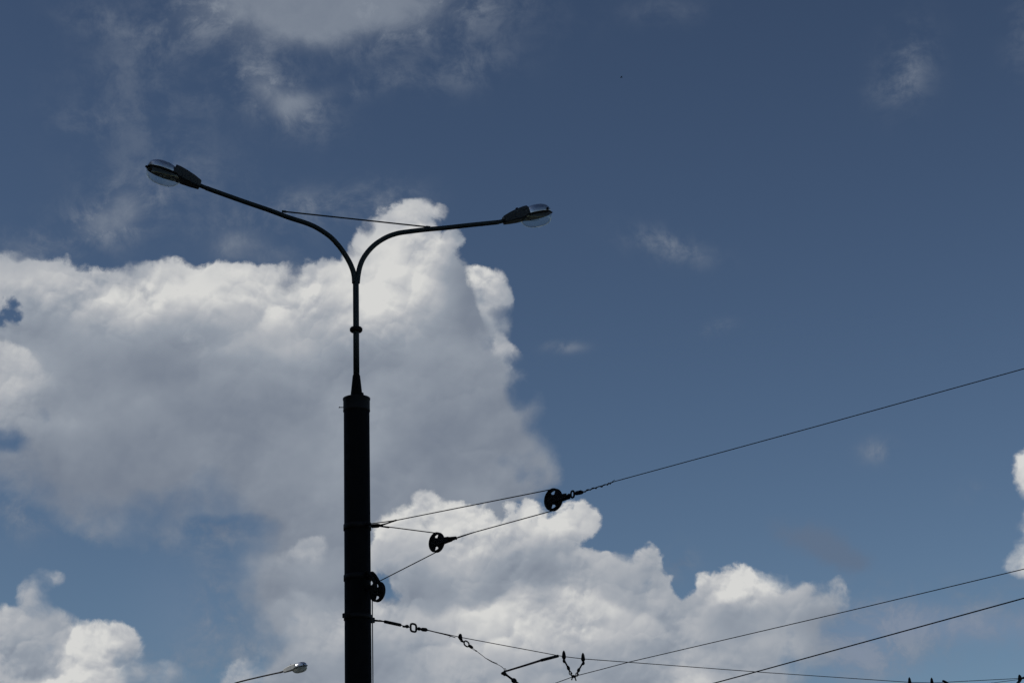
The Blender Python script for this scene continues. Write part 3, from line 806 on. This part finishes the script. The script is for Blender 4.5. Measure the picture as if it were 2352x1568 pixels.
# ================================================================== far lamp, in the sun
Y2 = 66.0
f8 = lambda x, y: at_y((900 + x / 5.88) * .5742, (2580 + y / 5.88) * .5742, Y2)
j2 = f8(1318, 628)
pt = [at_y(474, 1668, Y2), at_y(475.5, 1625, Y2), at_y(486, 1597, Y2), at_y(506, 1580, Y2), f8(235, 886), f8(430, 830), f8(800, 742), f8(1100, 675), j2]
b2 = Vector((pt[0].x, Y2, 0))
l2 = thing('street_lamp', b2, 'small distant single-arm street lamp with a pale sunlit head at the bottom edge', 'street lamp')
MB().tube(spline(pt), .024, 12).build('arm', M_ARM_L, l2)
zj = pt[0].z
MB().lathe([(.17, 0), (.17, zj - 2.4), (.05, zj - 2.2), (.038, zj)], b2, 20).build('mast', M_ARM_L, l2)
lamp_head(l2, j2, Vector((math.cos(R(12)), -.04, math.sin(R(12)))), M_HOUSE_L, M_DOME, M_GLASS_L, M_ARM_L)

# ================================================================== a bird far off
bp_ = at_y(1427, 178, 190)
bd = thing('bird', bp_, 'tiny dark bird, a mere speck in the clear sky above the right-hand lamp', 'bird')
m_ = MB(); X_ = Vector((.9, .3, .1)).normalized(); S_ = ZZ.cross(X_).normalized()
m_.tube([bp_ - X_ * .13, bp_ - X_ * .09, bp_ - X_ * .03, bp_ + X_ * .05, bp_ + X_ * .09, bp_ + X_ * .12, bp_ + X_ * .15], [.012, .02, .035, .035, .022, .022, .003], 8)
body = m_.build('body', M_IRON, bd)
for sg in (-1, 1):
    w_ = MB(); A = [(0.05, 0, 0), (.06, .10, .06), (.0, .24, .03), (-.05, .11, .055), (-.05, 0, 0)]
    w_.grid([[bp_ + X_ * x + S_ * (y * sg) + ZZ * (z + h) for x, y, z in A] for h in (0, .006)], smooth=False)
    w_.build('wing', M_IRON, bd)

# ================================================================== tower block added out of view so its shadow keeps the near mast dark
bx0, bx1, by0, by1, bh = -40.0, -25.0, -6.0, 34.0, 43.0
tb = thing('added_shade_block', Vector(((bx0 + bx1) / 2, (by0 + by1) / 2, 0)), 'tall plain block added out of view on the left to keep the sun off the near lamp', 'added shade block')
M_WALL = mat('rendered_wall', (0.22, 0.21, 0.19), (0.30, 0.28, 0.25), 0.9, scale=1.5, bump=0.2)
M_PANE = mat('dark_window_glass', (0.02, 0.025, 0.03), (0.04, 0.045, 0.05), 0.2, scale=1.0)
MB().box(((bx0 + bx1) / 2, (by0 + by1) / 2, bh / 2), ((bx1 - bx0) / 2, 0, 0), (0, (by1 - by0) / 2 / .999, 0), (0, 0, bh / 2)).build('wall', M_WALL, tb) if False else None
m_ = MB(); m_.grid([[Vector((x, y, z)) for x, y in ((bx0, by0), (bx1, by0), (bx1, by1), (bx0, by1))] for z in (0, bh)], smooth=False)
for k in range(1, 14): m_.grid([[Vector((x, y, 3 * k + z)) for x, y in ((bx0 - .08, by0 - .08), (bx1 + .08, by0 - .08), (bx1 + .08, by1 + .08), (bx0 - .08, by1 + .08))] for z in (.0, .25)], smooth=False)
m_.build('wall', M_WALL, tb)
m_ = MB(); m_.grid([[Vector((x, y, bh + z)) for x, y in ((bx0 - .3, by0 - .3), (bx1 + .3, by0 - .3), (bx1 + .3, by1 + .3), (bx0 - .3, by1 + .3))] for z in (.002, .9)], smooth=False)
m_.build('roof', M_WALL, tb)
for fl in range(14):
    for k in range(7):
        y = by0 + 3 + k * 5.6; z = 3 * fl + 1.6
        fr = MB().box((bx1 + .04, y, z), (.06, 0, 0), (0, 1.0, 0), (0, 0, .75)).build('window', M_WALL, tb)
        MB().box((bx1 + .105, y, z), (.01, 0, 0), (0, .88, 0), (0, 0, .63)).build('pane', M_PANE, fr)

for o in scene.objects:
    if '_o' in o: del o['_o']
